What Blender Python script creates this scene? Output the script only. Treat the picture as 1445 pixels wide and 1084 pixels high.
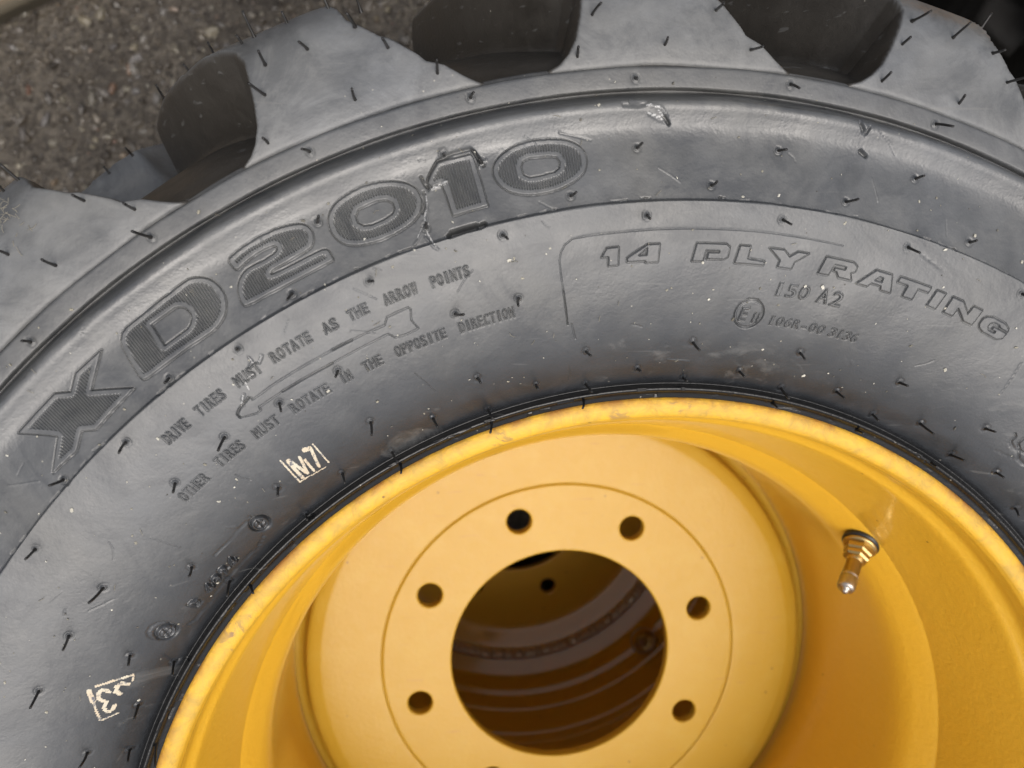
import bpy, bmesh, math, random
import numpy as np
from mathutils import Matrix, Vector, noise as mnoise
random.seed(7); rng = np.random.default_rng(7)
sc = bpy.context.scene
for o in list(bpy.data.objects): bpy.data.objects.remove(o)
COL = sc.collection

# ------------------------------------------------------------------ camera, sky, sun, exposure
ZB = 0.0776                       # wheel base to disc face
DZ = 0.336                        # one wheel's height in the stack
GZ = DZ + ZB                      # world height of the upper wheel's disc face
RW = np.array([[0.99222344, 0.01073311, 0.12400587],
               [0.01073311, 0.98518632, -0.17115116],
               [-0.12400587, 0.17115116, 0.97740975]])      # world -> camera
TW = np.array([0.03379747, -0.18743481, -0.63908588])
FPX, PW, PH = 1304.5588, 1445.0, 1084.0
CAMP = -RW.T @ TW                 # camera place, heights counted from the disc face
cam_d = bpy.data.cameras.new('camera'); cam = bpy.data.objects.new('camera', cam_d); COL.objects.link(cam)
M = Matrix(RW.T.tolist()).to_4x4(); M.translation = (CAMP[0], CAMP[1], CAMP[2] + GZ)
cam.matrix_world = M
cam_d.sensor_fit = 'HORIZONTAL'; cam_d.sensor_width = 36; cam_d.lens = 36 * FPX / PW
cam_d.clip_start = 0.01; cam_d.clip_end = 500
cam_d.dof.use_dof = True; cam_d.dof.focus_distance = 0.37; cam_d.dof.aperture_fstop = 11.0
sc.camera = cam
SUN_EL, SUN_AZ = 74, 162          # azimuth of the light: from the lower right of the photograph
world = bpy.data.worlds.new('World'); sc.world = world; world.use_nodes = True
nt = world.node_tree; nt.nodes.clear()
sky = nt.nodes.new('ShaderNodeTexSky'); sky.sky_type = 'NISHITA'; sky.sun_disc = False
sky.sun_elevation = math.radians(SUN_EL); sky.sun_rotation = math.radians(SUN_AZ)
sky.air_density = 1.0; sky.dust_density = 7.0; sky.ozone_density = 0.6
bg = nt.nodes.new('ShaderNodeBackground'); bg.inputs[1].default_value = 0.13
out = nt.nodes.new('ShaderNodeOutputWorld')
hs = nt.nodes.new('ShaderNodeHueSaturation'); hs.inputs['Saturation'].default_value = .50      # thin even cloud over the sky
nt.links.new(sky.outputs[0], hs.inputs['Color']); nt.links.new(hs.outputs[0], bg.inputs[0]); nt.links.new(bg.outputs[0], out.inputs[0])
sd_ = bpy.data.lights.new('sun', 'SUN'); sun = bpy.data.objects.new('sun', sd_); COL.objects.link(sun)
sd_.energy = 1.0; sd_.angle = math.radians(42); sd_.color = (1.0, 0.955, 0.90)
az, el = math.radians(SUN_AZ), math.radians(SUN_EL)
sdir = Vector((math.sin(az) * math.cos(el), math.cos(az) * math.cos(el), math.sin(el)))
sun.rotation_euler = sdir.to_track_quat('Z', 'Y').to_euler()
sc.view_settings.view_transform = 'Standard'; sc.view_settings.look = 'None'
sc.view_settings.exposure = 0.30; sc.view_settings.gamma = 1.0

# ------------------------------------------------------------------ materials
def mat(name):
    m = bpy.data.materials.new(name); m.use_nodes = True
    n = m.node_tree; b = n.nodes['Principled BSDF']
    return m, n, b
def N(n, t, **kw):
    x = n.nodes.new(t)
    for k, v in kw.items():
        if k in x.inputs: x.inputs[k].default_value = v
        else: setattr(x, k, v)
    return x
def L(n, a, b): n.links.new(a, b)
def noise_(n, co, scale, detail=4, rough=.55, dist=0):
    x = N(n, 'ShaderNodeTexNoise'); x.inputs['Scale'].default_value = scale; x.inputs['Detail'].default_value = detail
    x.inputs['Roughness'].default_value = rough; x.inputs['Distortion'].default_value = dist
    L(n, co, x.inputs['Vector']); return x.outputs['Fac']
def ramp(n, fac, stops):
    r = N(n, 'ShaderNodeValToRGB'); e = r.color_ramp.elements
    while len(e) < len(stops): e.new(0.5)
    for el_, (p, c) in zip(e, stops):
        el_.position = p; el_.color = (*c, 1) if isinstance(c, tuple) else (c, c, c, 1)
    L(n, fac, r.inputs[0]); return r.outputs[0]
def mix(n, fac, a, b, mode='MIX'):
    x = N(n, 'ShaderNodeMix', data_type='RGBA', blend_type=mode)
    if isinstance(fac, float): x.inputs[0].default_value = fac
    else: L(n, fac, x.inputs[0])
    for s, v in ((6, a), (7, b)):
        if isinstance(v, tuple): x.inputs[s].default_value = (*v, 1)
        else: L(n, v, x.inputs[s])
    return x.outputs[2]
def radial(n, co):
    s = N(n, 'ShaderNodeSeparateXYZ'); L(n, co, s.inputs[0])
    c = N(n, 'ShaderNodeCombineXYZ'); L(n, s.outputs[0], c.inputs[0]); L(n, s.outputs[1], c.inputs[1])
    v = N(n, 'ShaderNodeVectorMath', operation='LENGTH'); L(n, c.outputs[0], v.inputs[0])
    return v.outputs['Value'], s
def maprange(n, v, a, b, c=0., d=1.):
    x = N(n, 'ShaderNodeMapRange'); x.inputs[1].default_value = a; x.inputs[2].default_value = b
    x.inputs[3].default_value = c; x.inputs[4].default_value = d; L(n, v, x.inputs[0]); return x.outputs[0]
def bump(n, b, h, dist, strength=1.0, prev=None):
    x = N(n, 'ShaderNodeBump'); x.inputs['Distance'].default_value = dist; x.inputs['Strength'].default_value = strength
    L(n, h, x.inputs['Height'])
    if prev is not None: L(n, prev, x.inputs['Normal'])
    L(n, x.outputs[0], b.inputs['Normal']); return x.outputs[0]

def rubber(name, dust=1.0, wet=True, tread=False):
    m, n, b = mat(name)
    co = N(n, 'ShaderNodeTexCoord').outputs['Object']
    r, sep = radial(n, co)
    n1 = noise_(n, co, 14, 5, .6, .4); n2 = noise_(n, co, 60, 6, .65); n3 = noise_(n, co, 420, 3, .6)
    n4 = noise_(n, co, 5, 3, .5, 1.2)
    k_ = 1.80 if tread else 1.16
    dark = (0.022, 0.024, 0.027)
    grey = (0.088 * k_, 0.0930 * k_, 0.0985 * k_)
    brn = (0.106 * k_, 0.106 * k_, 0.101 * k_)
    f1 = ramp(n, n1, [(.30, 0.), (.68, 1.)])
    bloom = mix(n, f1, grey, brn)
    f2 = N(n, 'ShaderNodeMath', operation='MULTIPLY'); L(n, ramp(n, n2, [(.28, .55), (.66, 1.)]), f2.inputs[0]); f2.inputs[1].default_value = 1
    f2 = f2.outputs[0]
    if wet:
        # lubricant left from mounting: black and glossy round the bead; the wider fade also paints in the inward slope's shade
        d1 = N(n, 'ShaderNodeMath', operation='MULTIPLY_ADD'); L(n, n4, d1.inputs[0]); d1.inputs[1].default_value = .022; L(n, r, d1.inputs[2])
        dry_lit = maprange(n, d1.outputs[0], .2440, .2890)
        g = N(n, 'ShaderNodeMath', operation='MULTIPLY'); L(n, f2, g.inputs[0]); L(n, dry_lit, g.inputs[1]); f2 = g.outputs[0]
    if dust != 1.0:
        g = N(n, 'ShaderNodeMath', operation='MULTIPLY'); L(n, f2, g.inputs[0]); g.inputs[1].default_value = dust; f2 = g.outputs[0]
    c = mix(n, f2, dark, bloom)
    n5 = noise_(n, co, 26, 5, .7, 1.5); c = mix(n, ramp(n, n5, [(.38, .42 if tread else .55), (.52, 0.)]), c, (.044, .047, .052)); c = mix(n, ramp(n, n5, [(.58, 0.), (.72, .5)]), c, (.150, .150, .145))
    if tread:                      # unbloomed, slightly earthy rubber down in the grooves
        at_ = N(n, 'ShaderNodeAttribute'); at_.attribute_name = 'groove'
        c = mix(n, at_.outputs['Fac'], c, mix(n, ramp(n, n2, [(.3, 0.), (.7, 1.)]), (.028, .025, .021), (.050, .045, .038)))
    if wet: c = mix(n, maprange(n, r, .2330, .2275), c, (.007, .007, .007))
    # pale specks and dust grains
    vor = N(n, 'ShaderNodeTexVoronoi', Scale=330.0); L(n, co, vor.inputs['Vector'])
    wn = N(n, 'ShaderNodeTexWhiteNoise'); L(n, vor.outputs['Position'], wn.inputs['Vector'])
    sp = ramp(n, wn.outputs['Value'], [(.975, 0.), (.99, 1.)])
    near = ramp(n, vor.outputs['Distance'], [(.06, 1.), (.15, 0.)])
    g = N(n, 'ShaderNodeMath', operation='MULTIPLY'); L(n, sp, g.inputs[0]); L(n, near, g.inputs[1])
    g2 = N(n, 'ShaderNodeMath', operation='MULTIPLY'); L(n, g.outputs[0], g2.inputs[0]); g2.inputs[1].default_value = .75
    c = mix(n, g2.outputs[0], c, (0.34, 0.32, 0.27))
    # thin scuffs: stretched noise
    mp = N(n, 'ShaderNodeMapping'); mp.inputs['Scale'].default_value = (9, 120, 40); mp.inputs['Rotation'].default_value = (0, 0, .6); L(n, co, mp.inputs[0])
    sf = noise_(n, mp.outputs[0], 3, 2, .5, .3)
    sc_ = ramp(n, sf, [(.66 if tread else .70, 0.), (.72 if tread else .76, .5 if tread else .35)])
    c = mix(n, sc_, c, (0.15, 0.15, 0.145))
    L(n, c, b.inputs['Base Color'])
    ro = mix(n, f2, (.27, .27, .27), (.50, .50, .50))
    ro = mix(n, ramp(n, n2, [(.35, 0.), (.7, .5)]), ro, (.62, .62, .62))
    L(n, ro, b.inputs['Roughness'])
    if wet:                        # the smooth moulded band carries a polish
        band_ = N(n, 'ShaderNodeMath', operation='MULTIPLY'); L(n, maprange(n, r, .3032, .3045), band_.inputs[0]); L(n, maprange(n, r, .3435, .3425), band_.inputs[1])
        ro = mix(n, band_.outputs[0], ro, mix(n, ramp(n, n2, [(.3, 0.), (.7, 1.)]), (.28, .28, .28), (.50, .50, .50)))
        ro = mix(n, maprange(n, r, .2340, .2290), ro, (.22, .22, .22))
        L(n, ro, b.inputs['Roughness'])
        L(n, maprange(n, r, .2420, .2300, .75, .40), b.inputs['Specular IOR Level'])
    else: b.inputs['Specular IOR Level'].default_value = .6
    p = bump(n, b, n3, .0003, .35); p = bump(n, b, n2, .0012, .30, p)
    vb = N(n, 'ShaderNodeTexVoronoi', Scale=900.0); L(n, co, vb.inputs['Vector'])
    bump(n, b, vb.outputs['Distance'], .00012, .3, p)
    return m
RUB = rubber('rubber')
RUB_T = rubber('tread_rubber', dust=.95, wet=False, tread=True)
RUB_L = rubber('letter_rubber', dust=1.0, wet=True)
RUB_B = rubber('black_rubber', dust=.12, wet=False)

def hair_mat():
    m, n, b = mat('hair_rubber')
    b.inputs['Base Color'].default_value = (.018, .017, .016, 1); b.inputs['Roughness'].default_value = .38
    return m
HAIR = hair_mat()

def paint_mark():
    m, n, b = mat('cream_paint')
    co = N(n, 'ShaderNodeTexCoord').outputs['Object']
    a = noise_(n, co, 420, 4, .7); a2 = noise_(n, co, 160, 3, .6)
    c = mix(n, ramp(n, a2, [(.35, 0.), (.6, 1.)]), (.62, .58, .46), (.60, .50, .36))
    c = mix(n, ramp(n, a, [(.36, 1.), (.46, 0.)]), c, (.12, .125, .15))
    L(n, c, b.inputs['Base Color']); b.inputs['Roughness'].default_value = .45
    bump(n, b, a, .0003, .4)
    return m
PAINT = paint_mark()

def yellow(name, chips=True, tone=1.0, pale=False):
    m, n, b = mat(name)
    co = N(n, 'ShaderNodeTexCoord').outputs['Object']
    r, sep = radial(n, co)
    n1 = noise_(n, co, 9, 4, .55); n2 = noise_(n, co, 240, 4, .6); n3 = noise_(n, co, 1500, 2, .5)
    c = mix(n, ramp(n, n1, [(.3, 0.), (.7, 1.)]), (.71, .402, .030), (.74, .427, .038))
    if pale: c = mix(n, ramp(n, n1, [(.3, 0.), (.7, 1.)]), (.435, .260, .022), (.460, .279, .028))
    # small brown specks
    vor = N(n, 'ShaderNodeTexVoronoi', Scale=75.0); L(n, co, vor.inputs['Vector'])
    wn = N(n, 'ShaderNodeTexWhiteNoise'); L(n, vor.outputs['Position'], wn.inputs['Vector'])
    sp = ramp(n, wn.outputs['Value'], [(.80, 0.), (.83, 1.)]); nr = ramp(n, vor.outputs['Distance'], [(.04, 1.), (.07, 0.)])
    g = N(n, 'ShaderNodeMath', operation='MULTIPLY'); L(n, sp, g.inputs[0]); L(n, nr, g.inputs[1])
    c = mix(n, g.outputs[0], c, (.16, .075, .02))
    rough = ramp(n, n2, [(.3, .30), (.7, .38)])
    if chips:
        zz = sep.outputs[2]
        # rubbed flange: paler, scratched paint with bare metal showing through
        w = maprange(n, r, .2135, .2155); w2 = maprange(n, zz, .2135 + ZB, .2170 + ZB)
        gg = N(n, 'ShaderNodeMath', operation='MULTIPLY'); L(n, w, gg.inputs[0]); L(n, w2, gg.inputs[1])
        sc2 = noise_(n, co, 130, 6, .75, .6); sc3 = noise_(n, co, 26, 3, .6)
        f = N(n, 'ShaderNodeMath', operation='MULTIPLY'); L(n, gg.outputs[0], f.inputs[0]); L(n, ramp(n, sc2, [(.42, 0.), (.62, .85)]), f.inputs[1])
        c = mix(n, f.outputs[0], c, (.50, .31, .05))
        cw_ = N(n, 'ShaderNodeMath', operation='MULTIPLY_ADD'); L(n, gg.outputs[0], cw_.inputs[0]); cw_.inputs[1].default_value = -.75; cw_.inputs[2].default_value = .8; COATW = cw_.outputs[0]
        m3 = N(n, 'ShaderNodeMath', operation='MULTIPLY'); L(n, ramp(n, sc2, [(.50, 0.), (.54, 1.)]), m3.inputs[0]); L(n, ramp(n, sc3, [(.60, 0.), (.68, 1.)]), m3.inputs[1])
        m4 = N(n, 'ShaderNodeMath', operation='MULTIPLY'); L(n, m3.outputs[0], m4.inputs[0]); L(n, gg.outputs[0], m4.inputs[1])
        c = mix(n, m4.outputs[0], c, (.27, .15, .075))
        # rust creeping out from under the tyre
        ru = N(n, 'ShaderNodeMath', operation='MULTIPLY'); L(n, maprange(n, r, .2190, .2225), ru.inputs[0]); L(n, ramp(n, noise_(n, co, 60, 5, .7), [(.42, 0.), (.62, .9)]), ru.inputs[1])
        c = mix(n, ru.outputs[0], c, (.33, .13, .03))
        lr = N(n, 'ShaderNodeMath', operation='MULTIPLY'); L(n, gg.outputs[0], lr.inputs[0]); L(n, ramp(n, sc2, [(.3, .5), (.7, 1.)]), lr.inputs[1])
        rough = mix(n, lr.outputs[0], rough, (.58, .58, .58))
        bm = bump(n, b, sc2, .0011, .5)
    else:
        mp2 = N(n, 'ShaderNodeMapping'); mp2.inputs['Scale'].default_value = (14, 150, 14); mp2.inputs['Rotation'].default_value = (0, 0, 1.1); L(n, co, mp2.inputs[0])
        c = mix(n, ramp(n, noise_(n, mp2.outputs[0], 3, 2, .5, .2), [(.715, 0.), (.74, .6)]), c, (.38, .20, .05))
        c = mix(n, ramp(n, noise_(n, co, 38, 5, .7), [(.50, 0.), (.75, .35)]), c, (.49, .335, .06))
        wv = N(n, 'ShaderNodeMath', operation='MULTIPLY'); L(n, r, wv.inputs[0]); wv.inputs[1].default_value = 5200.
        wv2 = N(n, 'ShaderNodeMath', operation='SINE'); L(n, wv.outputs[0], wv2.inputs[0])
        bm = bump(n, b, wv2.outputs[0], .00002, .5)
    L(n, c, b.inputs['Base Color']); L(n, rough, b.inputs['Roughness'])
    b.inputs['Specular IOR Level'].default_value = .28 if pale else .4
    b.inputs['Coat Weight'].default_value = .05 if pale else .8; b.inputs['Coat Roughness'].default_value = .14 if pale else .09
    if chips: L(n, COATW, b.inputs['Coat Weight'])
    pv = bump(n, b, noise_(n, co, 22, 2, .5), .0012, .12, bm)
    bump(n, b, noise_(n, co, 420, 2, .5), .00030, .45, pv)
    return m
YEL = yellow('rim_paint'); YEL_D = yellow('disc_paint', chips=False, pale=True)

def metal(name, col, rough, knurl=False):
    m, n, b = mat(name)
    b.inputs['Base Color'].default_value = (*col, 1); b.inputs['Metallic'].default_value = 1.0; b.inputs['Roughness'].default_value = rough
    co = N(n, 'ShaderNodeTexCoord').outputs['Object']
    bump(n, b, noise_(n, co, 900, 3), .0002, .3)
    return m
BRASS = metal('brass', (.50, .37, .16), .34); CHROME = metal('cap_metal', (.46, .41, .36), .36)
m, n, b = mat('seal_rubber'); b.inputs['Base Color'].default_value = (.012, .012, .012, 1); b.inputs['Roughness'].default_value = .35; SEAL = m

# ------------------------------------------------------------------ helpers
def tag(o, label=None, cat=None, group=None, kind=None):
    if label: o['label'] = label
    if cat: o['category'] = cat
    if group: o['group'] = group
    if kind: o['kind'] = kind
    return o
def obj(name, me, m, parent=None, loc=None):
    o = bpy.data.objects.new(name, me); COL.objects.link(o)
    if m is not None and not me.materials: me.materials.append(m)
    if parent: o.parent = parent
    if loc: o.location = loc
    return o
def empty(name, loc, rz=0):
    o = bpy.data.objects.new(name, None); COL.objects.link(o); o.location = loc; o.rotation_euler = (0, 0, rz)
    o.empty_display_size = .1; return o
def np_mesh(name, V, F, smooth=True):
    me = bpy.data.meshes.new(name); F = np.asarray(F, np.int32); k = F.shape[1]
    me.vertices.add(len(V)); me.vertices.foreach_set('co', np.ascontiguousarray(V, np.float32).ravel())
    me.loops.add(F.size); me.loops.foreach_set('vertex_index', F.ravel())
    me.polygons.add(len(F)); me.polygons.foreach_set('loop_start', np.arange(0, F.size, k, dtype=np.int32))
    me.polygons.foreach_set('loop_total', np.full(len(F), k, np.int32))
    me.update(calc_edges=True); me.validate(verbose=False)
    me.polygons.foreach_set('use_smooth', np.full(len(me.polygons), smooth, bool))
    return me
def submesh(name, V, F, Nrm=None):
    u, inv = np.unique(F.ravel(), return_inverse=True)
    me = np_mesh(name, V[u], inv.reshape(F.shape))
    if Nrm is not None and len(me.vertices) == len(u):
        me.normals_split_custom_set_from_vertices(Nrm[u].tolist())
    return me
def revolve(name, prof, nseg=256, closed=False):
    P = np.array(prof, float); th = np.linspace(0, 2 * np.pi, nseg, endpoint=False)
    V = np.stack([P[:, 0][:, None] * np.cos(th), P[:, 0][:, None] * np.sin(th), np.repeat(P[:, 1][:, None], nseg, 1)], -1).reshape(-1, 3)
    n_ = len(P); rows = n_ if closed else n_ - 1
    i, j = np.meshgrid(np.arange(rows), np.arange(nseg), indexing='ij'); i = i.ravel(); j = j.ravel()
    i2 = (i + 1) % n_; j2 = (j + 1) % nseg
    F = np.stack([i * nseg + j, i * nseg + j2, i2 * nseg + j2, i2 * nseg + j], 1)
    return np_mesh(name, V, F)
def spline(P, k=8):
    """Catmull-Rom through the points of a profile; a point repeated makes a sharp corner."""
    P = np.array(P, float); out_ = []
    for a in range(len(P) - 1):
        if np.allclose(P[a], P[a + 1]): continue
        p0 = P[max(a - 1, 0)]; p1 = P[a]; p2 = P[a + 1]; p3 = P[min(a + 2, len(P) - 1)]
        d = np.linalg.norm(p2 - p1)
        m1 = (p2 - p0); m2 = (p3 - p1)
        l1 = np.linalg.norm(p1 - p0) + d; l2 = np.linalg.norm(p3 - p2) + d
        m1 = m1 / max(l1, 1e-9) * d; m2 = m2 / max(l2, 1e-9) * d
        for t in np.arange(k) / k:
            h = 2 * t**3 - 3 * t**2 + 1, t**3 - 2 * t**2 + t, -2 * t**3 + 3 * t**2, t**3 - t**2
            out_.append(h[0] * p1 + h[1] * m1 + h[2] * p2 + h[3] * m2)
    out_.append(P[-1]); return np.array(out_)
def smooth01(x): x = np.clip(x, 0, 1); return x * x * (3 - 2 * x)

# ------------------------------------------------------------------ the tyre's upper sidewall: profile, in metres from the disc face
SIDE = [(.2150, .2085), (.2195, .2165), (.2222, .2202), (.2238, .2210), (.2250, .2216), (.2258, .2230), (.2268, .2240), (.2277, .2239), (.2285, .2226),
        (.2291, .2216), (.2303, .2226), (.2340, .2264), (.2400, .2325), (.2500, .2402), (.2620, .2466), (.2750, .2515),
        (.2880, .2548), (.2980, .2562), (.3026, .2566), (.3026, .2566), (.3034, .2538), (.3034, .2538), (.3080, .2527), (.3150, .2510), (.3240, .2488),
        (.3290, .2485), (.3330, .2496), (.3362, .2508), (.3384, .2504), (.3400, .2474), (.3414, .2420), (.3425, .2382), (.3434, .2380), (.3434, .2392), (.3439, .2410), (.3446, .2414),
        (.3480, .2413), (.3514, .2409), (.3514, .2409), (.3521, .2394), (.3521, .2394), (.3528, .2388), (.3534, .2370)]
SP = spline(SIDE, 12)
o_ = np.argsort(SP[:, 0], kind='stable'); SPR, SPZ = SP[o_, 0], SP[o_, 1]
def zprof(r): return np.interp(r, SPR, SPZ)
def at(x, y, it=6):
    """where the line of sight through photo pixel (x, y) meets the sidewall: (theta, R)"""
    d = np.array([(x - PW / 2) / FPX, -(y - PH / 2) / FPX, -1.0]) @ RW
    z = .25
    for _ in range(it):
        s = (z - CAMP[2]) / d[2]; p = CAMP + d * s; R = math.hypot(p[0], p[1]); z = .5 * z + .5 * float(zprof(R))
    return math.atan2(p[1], p[0]), R
def at_z(x, y, z):
    d = np.array([(x - PW / 2) / FPX, -(y - PH / 2) / FPX, -1.0]) @ RW
    s = (z - CAMP[2]) / d[2]; return CAMP + d * s

# grid rows by arc length, denser where there is small lettering
arc = np.r_[0, np.cumsum(np.hypot(*np.diff(SP, axis=0).T))]
def spacing(R):
    if .2315 < R < .2365 or R < .2240: return .0010
    if R < .2315: return .00028
    if .2560 < R < .2625 or .2675 < R < .2745 or .2865 < R < .2925: return .00022
    if .2510 < R < .2670 or .2740 <= R < .2865: return .00032
    if .2375 < R < .2450: return .00036
    if .3015 < R < .3045 or .3410 < R < .3445: return .00026
    if .3045 <= R < .3300: return .00034
    return .00075
s_, ss = 0.0, [0.0]
while s_ < arc[-1]:
    s_ += spacing(float(np.interp(s_, arc, SP[:, 0]))); ss.append(min(s_, arc[-1]))
ss = np.array(ss); R0 = np.interp(ss, arc, SP[:, 0]); Z0 = np.interp(ss, arc, SP[:, 1]); NR = len(ss)
deg = [42.]
while deg[-1] < 402 - 1e-6:
    d = deg[-1] + (.043 if 62 <= deg[-1] < 141 else (.11 if deg[-1] < 165 else .9)); deg.append(d)
deg = np.array(deg); deg = deg[deg < 401.9]
TH = np.radians(deg); NT = len(TH)
H = np.zeros((NR, NT), np.float32); LAB = np.zeros((NR, NT), np.int16)
names_of = {}                      # label id -> (name, label, material)
TDENSE = int(np.searchsorted(deg, 165))

def unwrap(t): return t if t > math.radians(41) else t + 2 * math.pi
def window(tmin, tmax, rmin, rmax, pad):
    a = pad / .25
    j0 = max(0, int(np.searchsorted(TH, tmin - a)) - 1); j1 = min(NT, int(np.searchsorted(TH, tmax + a)) + 1)
    w = np.where((R0 > rmin - pad) & (R0 < rmax + pad))[0]
    if len(w) == 0 or j1 <= j0: return None
    return w[0], w[-1] + 1, j0, j1
def dist_field(segs, pad, sign=False):
    """segs (n,4): theta,R,theta,R. Returns window, distance in metres (signed if asked)."""
    S = np.asarray(segs, float)
    tm, tM = min(S[:, 0].min(), S[:, 2].min()), max(S[:, 0].max(), S[:, 2].max())
    rm, rM = min(S[:, 1].min(), S[:, 3].min()), max(S[:, 1].max(), S[:, 3].max())
    W = window(tm, tM, rm, rM, pad)
    if W is None: return None
    i0, i1, j0, j1 = W; Rf = (rm + rM) / 2
    U = (TH[j0:j1] * Rf)[None, :]; Vv = R0[i0:i1][:, None]
    D = np.full((i1 - i0, j1 - j0), 1e9)
    ins = np.zeros(D.shape, bool)
    for t1, r1, t2, r2 in S:
        ax, ay, bx, by = t1 * Rf, r1, t2 * Rf, r2
        dx, dy = bx - ax, by - ay; l2 = dx * dx + dy * dy
        if l2 < 1e-14: continue
        t = np.clip(((U - ax) * dx + (Vv - ay) * dy) / l2, 0, 1)
        D = np.minimum(D, (U - ax - t * dx)**2 + (Vv - ay - t * dy)**2)
        if sign and abs(dy) > 1e-12:
            c = ((ay > Vv) != (by > Vv)) & (U < (bx - ax) * (Vv - ay) / (by - ay) + ax)
            ins ^= c
    D = np.sqrt(D)
    if sign: D = np.where(ins, D, -D)
    return W, D
def polysegs(P, closed=True):
    P = list(P); Q = P[1:] + (P[:1] if closed else [])
    return [(a[0], a[1], b[0], b[1]) for a, b in zip(P, Q)]
def px(P): return [(unwrap(at(x, y)[0]), at(x, y)[1]) for x, y in P]
def carve(P, width, depth, closed=False, raw=False):
    r = dist_field(polysegs(P if raw else px(P), closed), width * 2)
    if r is None: return
    (i0, i1, j0, j1), D = r
    H[i0:i1, j0:j1] -= (depth * (1 - smooth01(D / width))).astype(np.float32)
nlab = [0]
def newlab(name, label, m):
    nlab[0] += 1; names_of[nlab[0]] = (name, label, m); return nlab[0]
def relief(segs, height, edge, trench, tw, lab=None, hatch=0.0, border=0.0, pad=.002):
    r = dist_field(segs, pad, True)
    if r is None: return
    (i0, i1, j0, j1), D = r
    h = height * smooth01(D / edge + .5)
    if hatch > 0:
        jj = np.arange(j0, j1) % 4
        pat = np.array([1., .90, .0, .10])[jj][None, :]
        h = h - hatch * pat * smooth01((D - border) / .0003)
    h = h - trench * np.exp(-((D + tw * .9) / tw)**2) * (D < edge)
    H[i0:i1, j0:j1] += h.astype(np.float32)
    if lab is not None:
        sub = LAB[i0:i1, j0:j1]; sub[D > -edge * .5] = lab

# ------------------------------------------------------------------ raised lettering
# the big model number, one closed outline per character (and its counter)
def zx(ox, oy, s, P): return [(ox + x / s, oy + y / s) for x, y in P]
BIG = {
 'X': [zx(20, 490, 6.02, [(740, 22), (655, 370), (1025, 348), (700, 700), (575, 710), (535, 880), (330, 1072), (375, 755), (35, 730), (345, 395), (485, 382), (525, 220)])],
 'D': [zx(160, 380, 6.376, [(20, 600), (340, 345), (650, 105), (700, 82), (760, 75), (820, 80), (870, 95), (920, 125), (965, 170), (1000, 225), (1016, 290), (1015, 350), (1005, 410), (975, 470), (930, 530), (880, 570), (580, 775), (290, 1000), (240, 975)]),
       zx(160, 380, 6.376, [(345, 500), (565, 345), (600, 338), (640, 343), (680, 370), (705, 405), (712, 445), (700, 495), (670, 540), (465, 690)])],
 '2': [zx(310, 290, 6.376, [(70, 490), (150, 420), (250, 345), (380, 270), (500, 215), (620, 180), (720, 165), (790, 185), (835, 235), (848, 310), (825, 375), (775, 415), (640, 490), (500, 570), (468, 592), (455, 632), (700, 512), (960, 375), (1025, 480), (1015, 500), (620, 705), (235, 915), (200, 880), (170, 800), (165, 730), (180, 670), (215, 605), (270, 555), (400, 495), (490, 435), (522, 400), (515, 370), (490, 360), (440, 380), (330, 440), (240, 505), (155, 595)])],
 '0': [zx(455, 230, 6.376, [(50, 520), (70, 430), (130, 350), (230, 280), (350, 215), (500, 175), (640, 165), (760, 185), (850, 240), (895, 330), (885, 430), (840, 510), (760, 580), (640, 650), (500, 710), (350, 742), (230, 742), (140, 700), (75, 620)]),
       zx(455, 230, 6.376, [(297, 480), (320, 420), (380, 390), (500, 340), (580, 335), (635, 360), (655, 410), (635, 460), (560, 510), (440, 560), (370, 570), (315, 540)])],
 '1': [zx(580, 180, 5.558, [(470, 210), (495, 250), (550, 430), (605, 615), (330, 695), (285, 560), (240, 440), (215, 450), (170, 470), (135, 440), (130, 410), (200, 275), (290, 250)])],
 '0b': [zx(580, 180, 5.558, [(640, 340), (655, 280), (700, 220), (800, 150), (920, 110), (1060, 92), (1200, 95), (1300, 130), (1360, 190), (1380, 270), (1360, 350), (1290, 420), (1180, 480), (1050, 520), (900, 533), (780, 510), (700, 460), (655, 400)]),
        zx(580, 180, 5.558, [(860, 310), (875, 265), (930, 240), (1080, 225), (1140, 230), (1170, 270), (1165, 320), (1130, 350), (1000, 385), (930, 395), (880, 375)])]}
def roundpoly(P, k=5):
    """corner-cutting keeps traced curves from reading as polygons"""
    P = np.array(P)
    if len(P) < 14: return P
    for _ in range(2):
        Q = np.roll(P, -1, 0); P = np.stack([P * .8 + Q * .2, P * .2 + Q * .8], 1).reshape(-1, 2)
    return P
for ch, loops in BIG.items():
    segs = []
    for lp in loops: segs += polysegs(px([tuple(p) for p in roundpoly(lp)] if ch in ('0', '0b', '2', 'D') and len(lp) > 9 else lp))
    lab = newlab('raised_letter', 'large hatched raised character %s' % ch[0], RUB_L)
    relief(segs, .00060, .00026, .00060, .00018, lab, hatch=.00068, border=.0017, pad=.003)

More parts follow.
